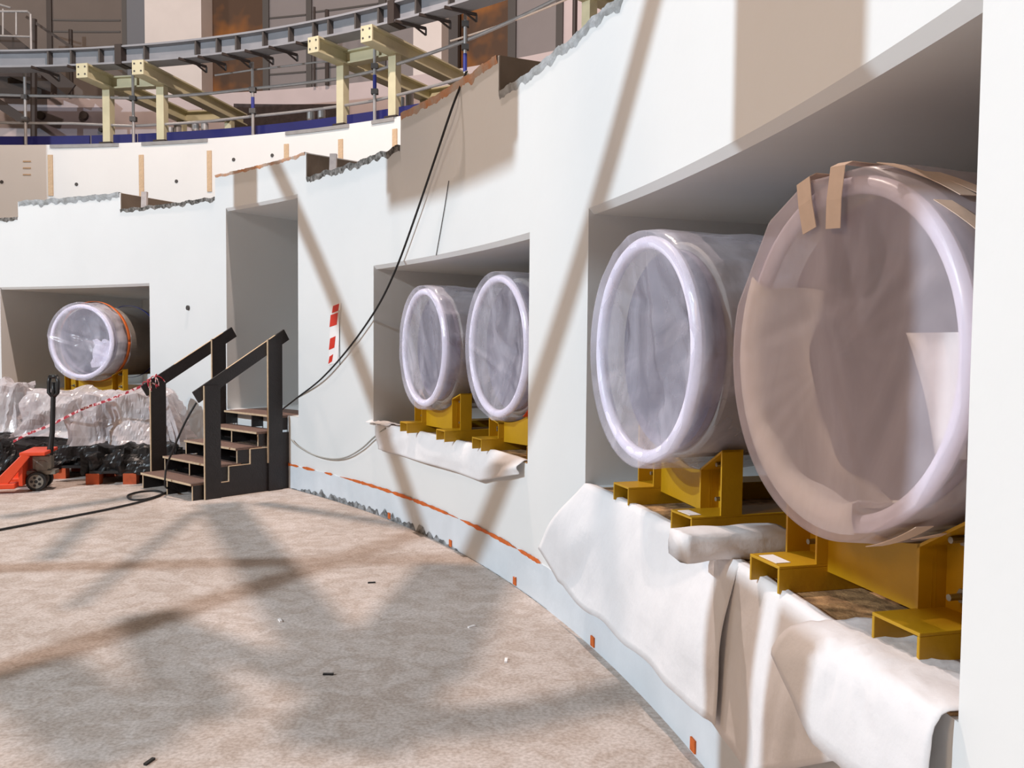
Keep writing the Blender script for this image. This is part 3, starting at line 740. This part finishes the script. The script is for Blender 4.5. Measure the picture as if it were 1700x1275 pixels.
sets = [(dL, None, None, 'yellow stand under the distant duct in the leftmost opening'),
        (d1, (664, 716), (724, 730), 'yellow stand under the farther duct of the smaller opening'),
        (d2, (777, 745), (853, 764), 'yellow stand under the right duct of the smaller opening, partly cut off'),
        (d3, (1018, 829), (1113, 880), 'yellow stand under the left duct of the large opening'),
        (d4, (1244, 962), (1446, 1070), 'nearest yellow stand, under the largest duct')]
for d, a, b, l in sets:
    if a is None: (xl, sl), (xr, sr) = (-.36, .1), (.36, .1)
    else: (xl, sl), (xr, sr) = lr(d, a, b)
    if d is d2: sr += .09; sl += .03
    print('STAND', l, round(xl, 3), round(sl, 3), round(xr, 3), round(sr, 3), 'c', [round(q, 3) for q in d['c']], 'r', round((d['c']-Vector((CX, CY, d['c'].z))).length, 2))
    stand(d, (xl, sl, sl+.13), (xr, sr, sr+.13), l, sticker=(1 if d is d3 else -1 if d is d4 else 0))

# boards on the sills
for t0, t1, l in [(3.3, 16.9, 'wood strand board on the sill of the large opening'), (21.8, 35.2, 'wood strand board on the sill of the smaller opening'), (58.3, 72, 'wood strand board on the sill of the leftmost opening')]:
    mm = MB(); mm.slab(t0, t1, .831, .838, RW+.0, RW+2.2, .5); tag(mm.build('strand_board', M['osb']), l, 'board', 'boards on the opening sills')

# ------------------------------------------------------------------ sheets
def hanging(name, t_of, zbot, n, mrow, label, bulge=.05, back=.2, seed=0, top=.842, flare=None):
    """sheet lying on the sill and falling over its edge: t_of(f) angle across, zbot(f) hem height"""
    mm = MB(); rows = []
    for i in range(n+1):
        f = i/n; row = []; zb_ = zbot(f)
        for j in range(mrow+1):
            g = j/mrow
            if g < .15:
                h = g/.15; R = RW+back*(1-h)-.01*h; z = top+.004+.006*abs(noise.noise(Vector((f*9, h*3, seed)))); t = t_of(f, 0)
            else:
                h = (g-.15)/.85; z = lerp(top, zb_, h); t = t_of(f, h)
                R = RW-.014-bulge*math.sin(min(h*1.3, 1)*PI*.6)*(.6+.5*noise.noise(Vector((f*2.2+h*.6, h*.5, seed))))-.030*min(1, 3*h)*abs(noise.noise(Vector((f*6+h*1.1, h*.35, seed+5))))
                if z < .26: R -= .006
            row.append(cyl(t, R, z))
        rows.append(row)
    mm.grid(rows); return tag(mm.build(name, M['sheet'], smooth=True, solid=.003), label, 'sheet')
def zb1(f):
    return .24+.04*noise.noise(Vector((f*5, 0, 0)))+max(0, (.12-f))*1.2+.16*max(0, f-.8)
hanging('protective_sheet', lambda f, h: lerp(17.35+2.5*h, 9.0+.2*h, f), zb1, 70, 22, 'white fleece sheet hanging from the sill under the left large duct', .085, .03, 3)
def zb2(f):
    return .24+.0*f if f < .3 else lerp(.24, .62, (f-.3)/.5) if f < .8 else lerp(.62, .70, (f-.8)/.2)
hanging('protective_sheet', lambda f, h: lerp(10.0-.4*h, 3.35, f), zb2, 70, 22, 'larger fleece sheet hanging below the nearest duct, hem cut on a slant', .065, .02, 9)
def zb3(f):
    return (.62 if f < .75 else lerp(.62, .76, (f-.75)/.25))
hanging('protective_sheet', lambda f, h: lerp(35.3-.5*h, 21.9, f), zb3, 60, 16, 'narrow fleece strip hanging below the smaller opening', .06, .03, 15)
# crumpled corner of the strip
mm = MB(); rows = []
for i in range(11):
    rows.append([cyl(lerp(36.0, 33.9, i/10), RW-.05+.2*j/8, .846+.05*abs(noise.noise(Vector((i*.9, j*.8, 2))))*math.sin(PI*min(1, j/8+.1))) for j in range(9)])
mm.grid(rows); tag(mm.build('crumpled_sheet', M['sheet'], smooth=True, solid=.003), 'small crumpled sheet at the left corner of the smaller sill', 'sheet')
# corner of a second sheet hooked at the right end of the large sill
mm = MB(); rows = []
for i in range(13):
    f = i/12; rows.append([cyl(lerp(4.7, 3.25, f)+.5*(j/8), RW-.045-.025*math.sin(j*.35+f*2.5), lerp(.50+.16*f, .05, j/8)) for j in range(9)])
mm.grid(rows); tag(mm.build('sheet_corner', M['sheet'], smooth=True, solid=.003), 'loose sheet corner at the bottom right end of the large opening', 'sheet')
# crumpled sheet bunched under the nearest rail
mm = MB(); rows = []
for i in range(31):
    f = i/30; t = lerp(6.0, 3.2, f); row = []
    for j in range(19):
        g = j/18; h = max(0, (g-.4)/.6); w_ = .012*abs(noise.noise(Vector((f*6+g*2, g*5, 4))))+(.020)*abs(math.sin(9*math.atan2(g-.45, f-.45)))*math.exp(-((g-.45)**2+(f-.45)**2)*9)
        R = RW+.2*max(0, 1-g/.4)-.02-(.125-.085*f)*math.sin(h*PI/2)-w_*min(1, 3*h); z = .848-.26*h*h*(.4+.6*min(1, f*3))+w_*(1-h)
        row.append(cyl(t+.25*h*(1-f), R, z))
    rows.append(row)
mm.grid(rows); tag(mm.build('crumpled_sheet', M['sheet'], smooth=True, solid=.003), 'creased sheet bunched at the front of the nearest yellow rail', 'sheet')
# folded pad between the two large stands
a = onz(1138, 938, .838); b = onz(1312, 928, .838)
mm = MB(); rows = []
dxy = (b-a).normalized(); nrm = Vector((-dxy.y, dxy.x, 0)); L = (b-a).length
for i in range(25):
    f = i/24; row = []
    for k in range(16):
        an = 2*PI*k/16; rr = .062*(1+.12*noise.noise(Vector((f*4, math.cos(an)*2, math.sin(an)*2))))
        ce, se = math.cos(an), math.sin(an); sq = max(abs(ce), abs(se))**.7; p = a+dxy*(L*f+.02*noise.noise(Vector((ce*2, se*2, 7)))*(f < .1))+nrm*(.07+rr*ce/sq*1.25)+Vector((0, 0, .053+rr*se/sq*.84))
        row.append(p)
    rows.append(row)
mm.grid(rows, 0, True); n0 = len(mm.v); mm.f += [list(range(16))[::-1], [24*16+k for k in range(16)]]; mm.mi += [0, 0]
tag(mm.build('rolled_sheet', M['sheet'], smooth=True), 'white rolled fleece lying between the two large yellow stands', 'sheet')

# ------------------------------------------------------------------ black plywood stairs
A = onz(319, 832)                                  # front right foot of the lowest step
dd = Vector((.665, .747, 0)); ww = Vector((.747, -.665, 0)); Z = Vector((0, 0, 1)); WID = 1.07
ZT = [.17, .325, .48, .63, .785]; RUN = .245
st = thing('plywood_stairs', A-ww*WID/2, 'black plywood stairs with two sloping handrails before the doorway', 'stairs')
def Q(s, w, z): return A+dd*s+ww*w+Z*z            # s into the wall, w to the right of the front right foot
T = .021
for i, z in enumerate(ZT):
    s0 = i*RUN-.01; mm = MB(); L = RUN+.06 if i < 4 else .62
    tr = None
    mm.box(Q(s0, -WID, z-T), dd*L, ww*WID, Z*T); tr = mm.build('tread', M['tread'], st)
    mm = MB(); mm.box(Q(s0-.003, -WID, z-T), dd*.003, ww*WID, Z*T); lbl(mm.build('front_edge', M['plyedge'], tr), 'pale raw plywood edge')
    if i < 4:
        zlo = ZT[i-1] if i else 0
        for w in (-WID, -WID*.5, -.02):
            mm = MB(); mm.box(Q(s0+.02, w, zlo), dd*(RUN-.03), ww*.018, Z*(z-T-zlo)); rb = mm.build('rib', M['ply'], tr)
            mm = MB(); mm.box(Q(s0+.017, w, zlo), dd*.003, ww*.018, Z*(z-T-zlo)); mm.build('rib_edge', M['plyedge'], rb)
        mm = MB(); mm.box(Q(s0+RUN-.01, -WID, zlo), dd*.01, ww*WID, Z*(z-T-zlo)); mm.build('back_board', M['ply'], tr)
    else:
        for w in (-WID, -WID*.5, -.02):
            mm = MB(); mm.box(Q(s0+.02, w, ZT[3]), dd*.2, ww*.018, Z*(z-T-ZT[3])); mm.build('rib', M['ply'], tr)
# side panels with a stepped upper edge
for w in (0, -WID-.02):
    mm = MB()
    for i in range(4):
        mm.box(Q(.15+i*RUN, w, 0), dd*(RUN if i < 3 else RUN+.06), ww*.02, Z*(ZT[i]-T))
    sp_ = mm.build('side_panel', M['ply'], st)
    mm = MB()
    for i in range(1, 4):
        s0 = .15+i*RUN; mm.box(Q(s0-.006, w-.001, ZT[i-1]-T), dd*.006, ww*.022, Z*(ZT[i]-ZT[i-1])); mm.box(Q(s0-RUN, w-.001, ZT[i-1]-T), dd*RUN, ww*.022, Z*.006)
    lbl(mm.build('panel_edge', M['plyedge'], sp_), 'pale raw plywood edge')
for w in (.022, -WID-.042):
    for s, ht in ((.12, 1.135), (.84, 1.60)):
        mm = MB(); mm.box(Q(s, w, 0), dd*.17, ww*.02, Z*ht); po = mm.build('post', M['ply'], st)
        mm = MB(); mm.box(Q(s-.006, w, 0 if s < .5 else .3), dd*.006, ww*.021, Z*(ht-(0 if s < .5 else .3))); lbl(mm.build('post_edge', M['plyedge'], po), 'pale raw plywood edge')
    sa_, sb_ = (.04, 1.08) if w > 0 else (.06, 1.13)
    a, b = Q(sa_, w-.012, .865+(sa_+.22)*.6076), Q(sb_, w-.012, .865+(sb_+.22)*.6076)
    mm = MB(); mm.beam(a, b, .022, .125, ww.cross((b-a).normalized())); hr = mm.build('handrail', M['ply'], st)
    mm = MB(); up = ww.cross((b-a).normalized()); up = up if up.z > 0 else -up
    mm.beam(lerp(a, b, .35)+up*.0635, lerp(a, b, .9)+up*.0635, .023, .003, up); lbl(mm.build('rail_edge', M['plyedge'], hr), 'pale raw plywood edge')
# plain support under the doorstep
pp = onz(488, 808); mm = MB(); mm.cbox(pp+Z*.375, .05, .05, .75, dd, ww); tag(mm.build('prop_post', M['plyedge']), 'slim timber prop under the doorstep right of the stairs', 'post')

# red-white tape knotted on the left handrail
mm = MB(); w = -WID-.054
c0 = Q(.17, w, 1.10)
rail_d = (Q(1.22, w, 1.74)-Q(-.22, w, .865)).normalized()
for k in range(7):
    cc = c0+rail_d*(k-3)*.018; up = ww.cross(rail_d); up = up if up.z > 0 else -up; pts = []
    for q in range(17):
        a = 2*PI*q/16; pts.append(cc+ww*.03*math.cos(a)+up*.085*math.sin(a)+rail_d*(.055*math.sin(a*1.0+k*2.4)))
    mm.tube(pts, .006, 6)
mm.tube([c0-Z*.08, c0-Z*.25-dd*.05, c0-Z*.4-dd*.03], .007, 6); mm.tube([c0-Z*.08, c0-Z*.18+dd*.06, c0-Z*.3+dd*.02], .006, 6)
tag(mm.build('knotted_tape', M['rope'], smooth=True), 'red and white tape knotted round the left stair handrail', 'tape')
# long barrier tape from the handrail over the wrapped pile to the left
def ribbon(pts, w, label, name='barrier_tape', m_=M['rope']):
    mm = MB(); rows = []
    for i, p in enumerate(pts):
        rows.append([p+Z*w/2, p-Z*w/2])
    mm.grid(rows); return tag(mm.build(name, m_, solid=.002), label, 'tape')

# ------------------------------------------------------------------ hanging and lying cables
def bez(pts, n=10):
    out = []; P_ = [pts[0]]+pts+[pts[-1]]
    for i in range(1, len(P_)-2):
        for k in range(n):
            t = k/n; a, b, c, d = P_[i-1], P_[i], P_[i+1], P_[i+2]
            out.append(.5*((2*b)+(c-a)*t+(2*a-5*b+4*c-d)*t*t+(3*b-a-3*c+d)*t**3))
    out.append(pts[-1]); return out
pts = []
topc = hit(772, 122, RS)
raw = [(772, 122), (752, 175), (725, 255), (690, 358), (660, 440), (632, 500), (600, 550), (565, 595), (530, 632), (495, 662), (465, 681)]
for (u, v) in raw:
    R = RW-.04
    pts.append(hit(u, v, R))
pts[0] = hit(775, 118, RW+.05); pts[-1] = onz(463, 684, .80)
pts[-2] = lerp(pts[-3], pts[-1], .55)
mm = MB(); mm.tube(bez(pts), .009, 8); tag(mm.build('hanging_cable', M['cable'], smooth=True), 'long black cable hanging from the gallery rail to the doorway', 'cable')
mm = MB(); mm.tube([hit(745, 300, RW-.006), hit(738, 345, RW-.006), hit(731, 385, RW-.006), hit(724, 424, RW-.006)], .0035, 6); tag(mm.build('thin_string', M['string']), 'thin dark string on the wall above the smaller opening', 'string')
raw = [(484, 730), (495, 741), (520, 755), (550, 762), (575, 759), (600, 745), (620, 727), (640, 711)]
mm = MB(); mm.tube(bez([hit(u, v, RW-.03) for u, v in raw]), .008, 8); tag(mm.build('sagging_cable', M['gcable'], smooth=True), 'thin grey cable sagging from the stairs to the smaller sill', 'cable')
raw = [(-420, 960), (-200, 918), (-30, 885), (60, 868), (130, 855), (190, 843), (240, 831), (268, 821), (262, 815), (235, 816), (213, 822), (218, 829), (245, 828), (275, 818), (290, 810)]
P_ = [onz(u, v, .012) for u, v in raw]
P_ += [Q(-.06, -.42, .1), Q(-.07, -.38, .3), Q(-.06, -.25, .5), Q(-.02, -.10, .76), Q(.05, .005, .97)]
mm = MB(); mm.tube(bez(P_), .010, 8); tag(mm.build('floor_cable', M['cable'], smooth=True), 'black cable looping across the floor and up to the right handrail', 'cable')

# red and white warning strip on the pier right of the doorway
r = thing('warning_strip', hit(553, 605, RW-.01), 'red and white warning tape pasted on the pier by the doorway', 'tape')
def wq(u0, v0, u1, v1, m_, name, sk=0, out=.004):
    mm = MB(); vs = [hit(u0+sk, v0, RW-out), hit(u1+sk, v0-4, RW-out), hit(u1, v1-4, RW-out), hit(u0, v1, RW-out)]
    mm.add(vs, [(0, 1, 2, 3)]); return mm.build(name, m_, r, solid=.002)
wq(545, 507, 561, 606, M['paper'], 'white_backing', 5)
for q in [(551, 508, 561, 520), (547, 523, 559, 543), (546, 562, 555, 581), (545, 592, 551, 604)]: lbl(wq(*q, M['red'], 'red_block', 2, .007), 'red block')
mm = MB(); mm.tube([hit(563, 515, RW-.006), hit(564, 606, RW-.006)], .003, 6); lbl(mm.build('edge_string', M['string'], r), 'dark string edge')
# bolt in the pier
p = hit(313, 511); d_ = (p-Vector((CX, CY, p.z))).normalized(); mm = MB(); mm.tube([p-d_*.02, p+d_*.01], .03, 10); tag(mm.build('wall_socket_hole', M['mullion']), 'dark round anchor hole on the pier left of the doorway', 'hole')

# ------------------------------------------------------------------ pallet truck
base = onz(66, 812); fx = Vector((-.97, -.24, 0)).normalized(); sy = Vector((fx.y, -fx.x, 0)); 
pt_ = thing('pallet_truck', base, 'orange-red hand pallet truck with black upright handle', 'pallet truck')
def K(x, y, z): return base+fx*x+sy*y+Z*z          # x towards the forks
for y in (-.19, .19):
    mm = MB(); mm.box(K(.16, y-.08, .05), fx*1.15, sy*.16, Z*.055); mm.build('fork', M['truck'], pt_, bevel=.01)
mm = MB()
for y in (-.25, .22):
    mm.add([K(.02, y, .38), K(.10, y, .40), K(.42, y, .06), K(.26, y, .06), K(.02, y+.03, .38), K(.10, y+.03, .40), K(.42, y+.03, .06), K(.26, y+.03, .06)],
           [(0, 1, 2, 3), (4, 7, 6, 5), (0, 4, 5, 1), (1, 5, 6, 2), (2, 6, 7, 3), (3, 7, 4, 0)])
mm.box(K(-.12, -.25, .385), fx*.24, sy*.5, Z*.035); mm.box(K(.10, -.22, .07), fx*.04, sy*.44, Z*.3)
mm.build('frame', M['truck'], pt_, bevel=.006)
mm = MB(); mm.tube([K(-.04, -.07, .25), K(-.04, .07, .25)], .07, 16); mm.cbox(K(-.04, 0, .29), .18, .13, .14, fx, sy); mm.tube([K(-.08, 0, .2), K(-.08, 0, .40)], .045, 14); mm.build('pump', M['cast'], pt_, bevel=.008)
mm = MB(); mm.cbox(K(-.02, 0, .185), .3, .16, .04, fx, sy); mm.build('pump_bracket', M['cast'], pt_)
for y in (-.13, .09):
    mm = MB(); mm.tube([K(0, y, .1), K(0, y+.06, .1)], .1, 28); wl = mm.build('wheel', M['dark'], pt_, bevel=.006)
    mm = MB(); mm.tube([K(0, y-.003, .1), K(0, y+.063, .1)], .072, 24); hb = mm.build('hub', M['cast'], wl)
    for k in range(5):
        a = 2*PI*k/5; mm_ = K(math.cos(a)*.042, 0, .1+math.sin(a)*.042); mm = MB(); mm.tube([mm_+sy*(y-.006), mm_+sy*(y+.066)], .015, 8)
        if k == 0: hole = mm
        else: hole.v, o = hole.v, len(hole.v); hole.v += mm.v; hole.f += [[o+i for i in f] for f in mm.f]; hole.mi += mm.mi
    hole.tube([K(0, y-.006, .1), K(0, y+.066, .1)], .018, 8)
    hole.build('hub_recess', M['dark'], wl)
mm = MB(); mm.tube([K(-.10, 0, .36), K(-.13, 0, .6), K(-.145, 0, .98)], [.034, .026, .024], 10); mm.build('tiller', M['dark'], pt_)
mm = MB()
for q in (-1, 1): mm.tube([K(-.145, 0, .97), K(-.145+.05*q, .03*q, 1.02), K(-.15+.052*q, .03*q, 1.13), K(-.15+.04*q, .025*q, 1.19)], .02, 8)
mm.tube([K(-.11, .025, 1.19), K(-.19, -.025, 1.19)], .022, 8); mm.tube([K(-.146, 0, .96), K(-.15, 0, 1.13)], .022, 8)
mm.build('grip_loop', M['dark'], pt_, smooth=True)
# fork tips' rollers
for y in (-.19, .19):
    mm = MB(); mm.tube([K(1.15, y-.04, .04), K(1.15, y+.04, .04)], .04, 14); mm.build('roller', M['dark'], pt_)

# ------------------------------------------------------------------ wrapped goods on pallets
def cover(c, X, lx, ly, h, m_, label, seed, cat='wrapped load', name='wrapped_load', taper=.25, rough=.06, grp=None, peaks=(), base_z=0, tent=0.0):
    """sheet thrown over a crate: grid from floor edge over the top and down"""
    X = Vector(X).normalized(); Y = Vector((-X.y, X.x, 0)); mm = MB(); nu, nv = 56, 42; rows = []; rj = random.Random(seed)
    cre = []
    for _ in range(26):
        a_ = rj.random()*PI; cre.append((math.cos(a_), math.sin(a_), rj.uniform(-1.1, 1.1), rj.uniform(.05, .2), rj.uniform(-.8, 1.0)))
    def prof(a, k=.2):              # 0..1 over the whole width -> (position -1..1, height 0..1)
        if a < k: return -1-taper*(1-a/k)*.5, a/k
        if a > 1-k: return 1+taper*((a-1+k)/k)*.5, (1-a)/k
        return -1+2*(a-k)/(1-2*k), 1
    for i in range(nu+1):
        px, hx = prof(i/nu); row = []
        for j in range(nv+1):
            py, hy = prof(j/nv, .25); hgt = min(hx, hy)
            px2 = px if hx >= hy*0 else px
            pk = sum(a*math.exp(-((px-x0)**2+(py-y0)**2)/(s*s)) for x0, y0, a, s in peaks)
            p = c+X*(px*lx/2)+Y*(py*ly/2)
            U, V = i/nu*2-1, j/nv*2-1
            n1 = noise.noise(Vector((U*1.4, V*1.4, seed)))*1.2+.35*noise.noise(Vector((U*4, V*4, seed+2)))
            cr = sum(am*max(0, 1-abs(U*ca+V*sa-o_)/w_) for ca, sa, o_, w_, am in cre)
            z = base_z+(h+pk-tent*(px*px*.5+py*py*.5)+rough*n1+rough*cr)*hgt
            out = rough*(cr*1.3+n1)
            q = p+X*(out*(1 if px > 0 else -1)*max(0, min(1, (abs(px)-.8)*5)))+Y*(out*(1 if py > 0 else -1)*max(0, min(1, (abs(py)-.8)*5)))
            jt = Vector((rj.uniform(-1, 1), rj.uniform(-1, 1), rj.uniform(-1, 1)))*rough*.06*min(1, hgt*3)
            q = q+jt; z += jt.z
            row.append(Vector((q.x, q.y, max(z, base_z+.002+.03*max(0, n1)))))
        rows.append(row)
    mm.grid(rows); return tag(mm.build(name, m_, smooth=False), label, cat, grp)
wd_ = Vector((.78, -.62, 0))          # along the wall below the leftmost opening
# pallets
pc = [onz(75, 800)+Vector((.0, .55, 0)), onz(203, 806)+Vector((.0, .42, 0)), onz(-56, 800)+Vector((0, .6, 0))]
PX = Vector((.93, .12, 0)).normalized(); PY = Vector((-PX.y, PX.x, 0))
for i, c in enumerate(pc):
    r = thing('pallet', c, ['orange pallet under the black film behind the pallet truck', 'orange pallet beside the foot of the stairs, under black film', 'orange pallet at the left edge of the picture'][i], 'pallet', 'orange pallets under the wrapped goods')
    lx, ly = (.84, .68)
    mm = MB(); mm.cbox(c+Z*.135, lx, ly, .03, PX, PY); lbl(mm.build('deck', M['dark'], r), 'dark deck')
    for a in (-.46, 0, .46):
        for b in (-.28, .28):
            mm = MB(); mm.cbox(c+PX*a*lx+PY*b+Z*.06, .14, .12, .12, PX, PY); mm.build('block', M['pallet'] , r)
            
cover(pc[0]+PY*.02, PX, .80, .62, .27, M['blackfilm'], 'black film wrapped load behind the pallet truck', 5, rough=.05, base_z=.10, grp='black wrapped loads on pallets', taper=.2)
cover(pc[1]+PY*.02, PX, .82, .62, .30, M['blackfilm'], 'black film wrapped load beside the stairs', 8, rough=.045, base_z=.10, grp='black wrapped loads on pallets', taper=.12)
cover(pc[2]+PY*.02, PX, .8, .66, .34, M['blackfilm'], 'black film wrapped load cut by the left picture edge', 12, rough=.05, base_z=.10, grp='black wrapped loads on pallets', taper=.2)

B_ = aty(118, 690, 10.25); C_ = aty(222, 690, 9.98); A_ = aty(-5, 690, 10.45)
cover(Vector((A_.x, A_.y, 0)), PX, .62, .55, .56, M['film_pile'], 'clear film bundle at the left picture edge', 21, rough=.06, base_z=.47, grp='clear film covered bundles', taper=.15)
cover(Vector((B_.x, B_.y, 0)), PX, .88, .5, .50, M['film_pile'], 'clear film bundle behind the pallet truck handle', 27, rough=.07, base_z=.44, grp='clear film covered bundles', taper=.2, peaks=((.35, 0, .08, .3),))
cover(Vector((C_.x, C_.y, 0)), PX, .80, .5, .56, M['film_pile'], 'clear film bundle beside the left stair post, draped lower in front', 33, rough=.07, base_z=.40, grp='clear film covered bundles', taper=.55, peaks=((.1, 0, .05, .5),))
pts = [(262, 632, 9.45), (238, 640, 9.42), (188, 661, 9.38), (135, 680, 9.42), (85, 705, 9.5), (47, 720, 9.55), (22, 733, 9.6)]
ribbon(bez([aty(*q) for q in pts], 6), .03, 'red and white barrier tape running from the stair handrail over the film bundles')
# crumbs on the floor
for i, (u, v, l, m_) in enumerate([(545, 1119, 'dark splinter lying on the floor left of centre', 'dark'), (248, 1264, 'black chip at the bottom edge of the floor', 'dark'), (1062, 1052, 'tiny chip on the floor below the hanging sheet', 'dark'), (783, 1040, 'white paper scrap on the floor right of centre', 'paper'), (465, 1030, 'pale scrap on the floor in the middle', 'paper'), (617, 967, 'small dark chip on the floor near the crossing shadows', 'dark'), (840, 1096, 'pale scrap on the floor near the wall', 'paper')]):
    p = onz(u, v, .004); a = i*1.3; mm = MB(); mm.cbox(p, .05, .014, .008, Vector((math.cos(a), math.sin(a), 0)), Vector((-math.sin(a), math.cos(a), 0)))
    tag(mm.build('floor_scrap', M[m_]), l, 'scrap', 'scraps on the floor')
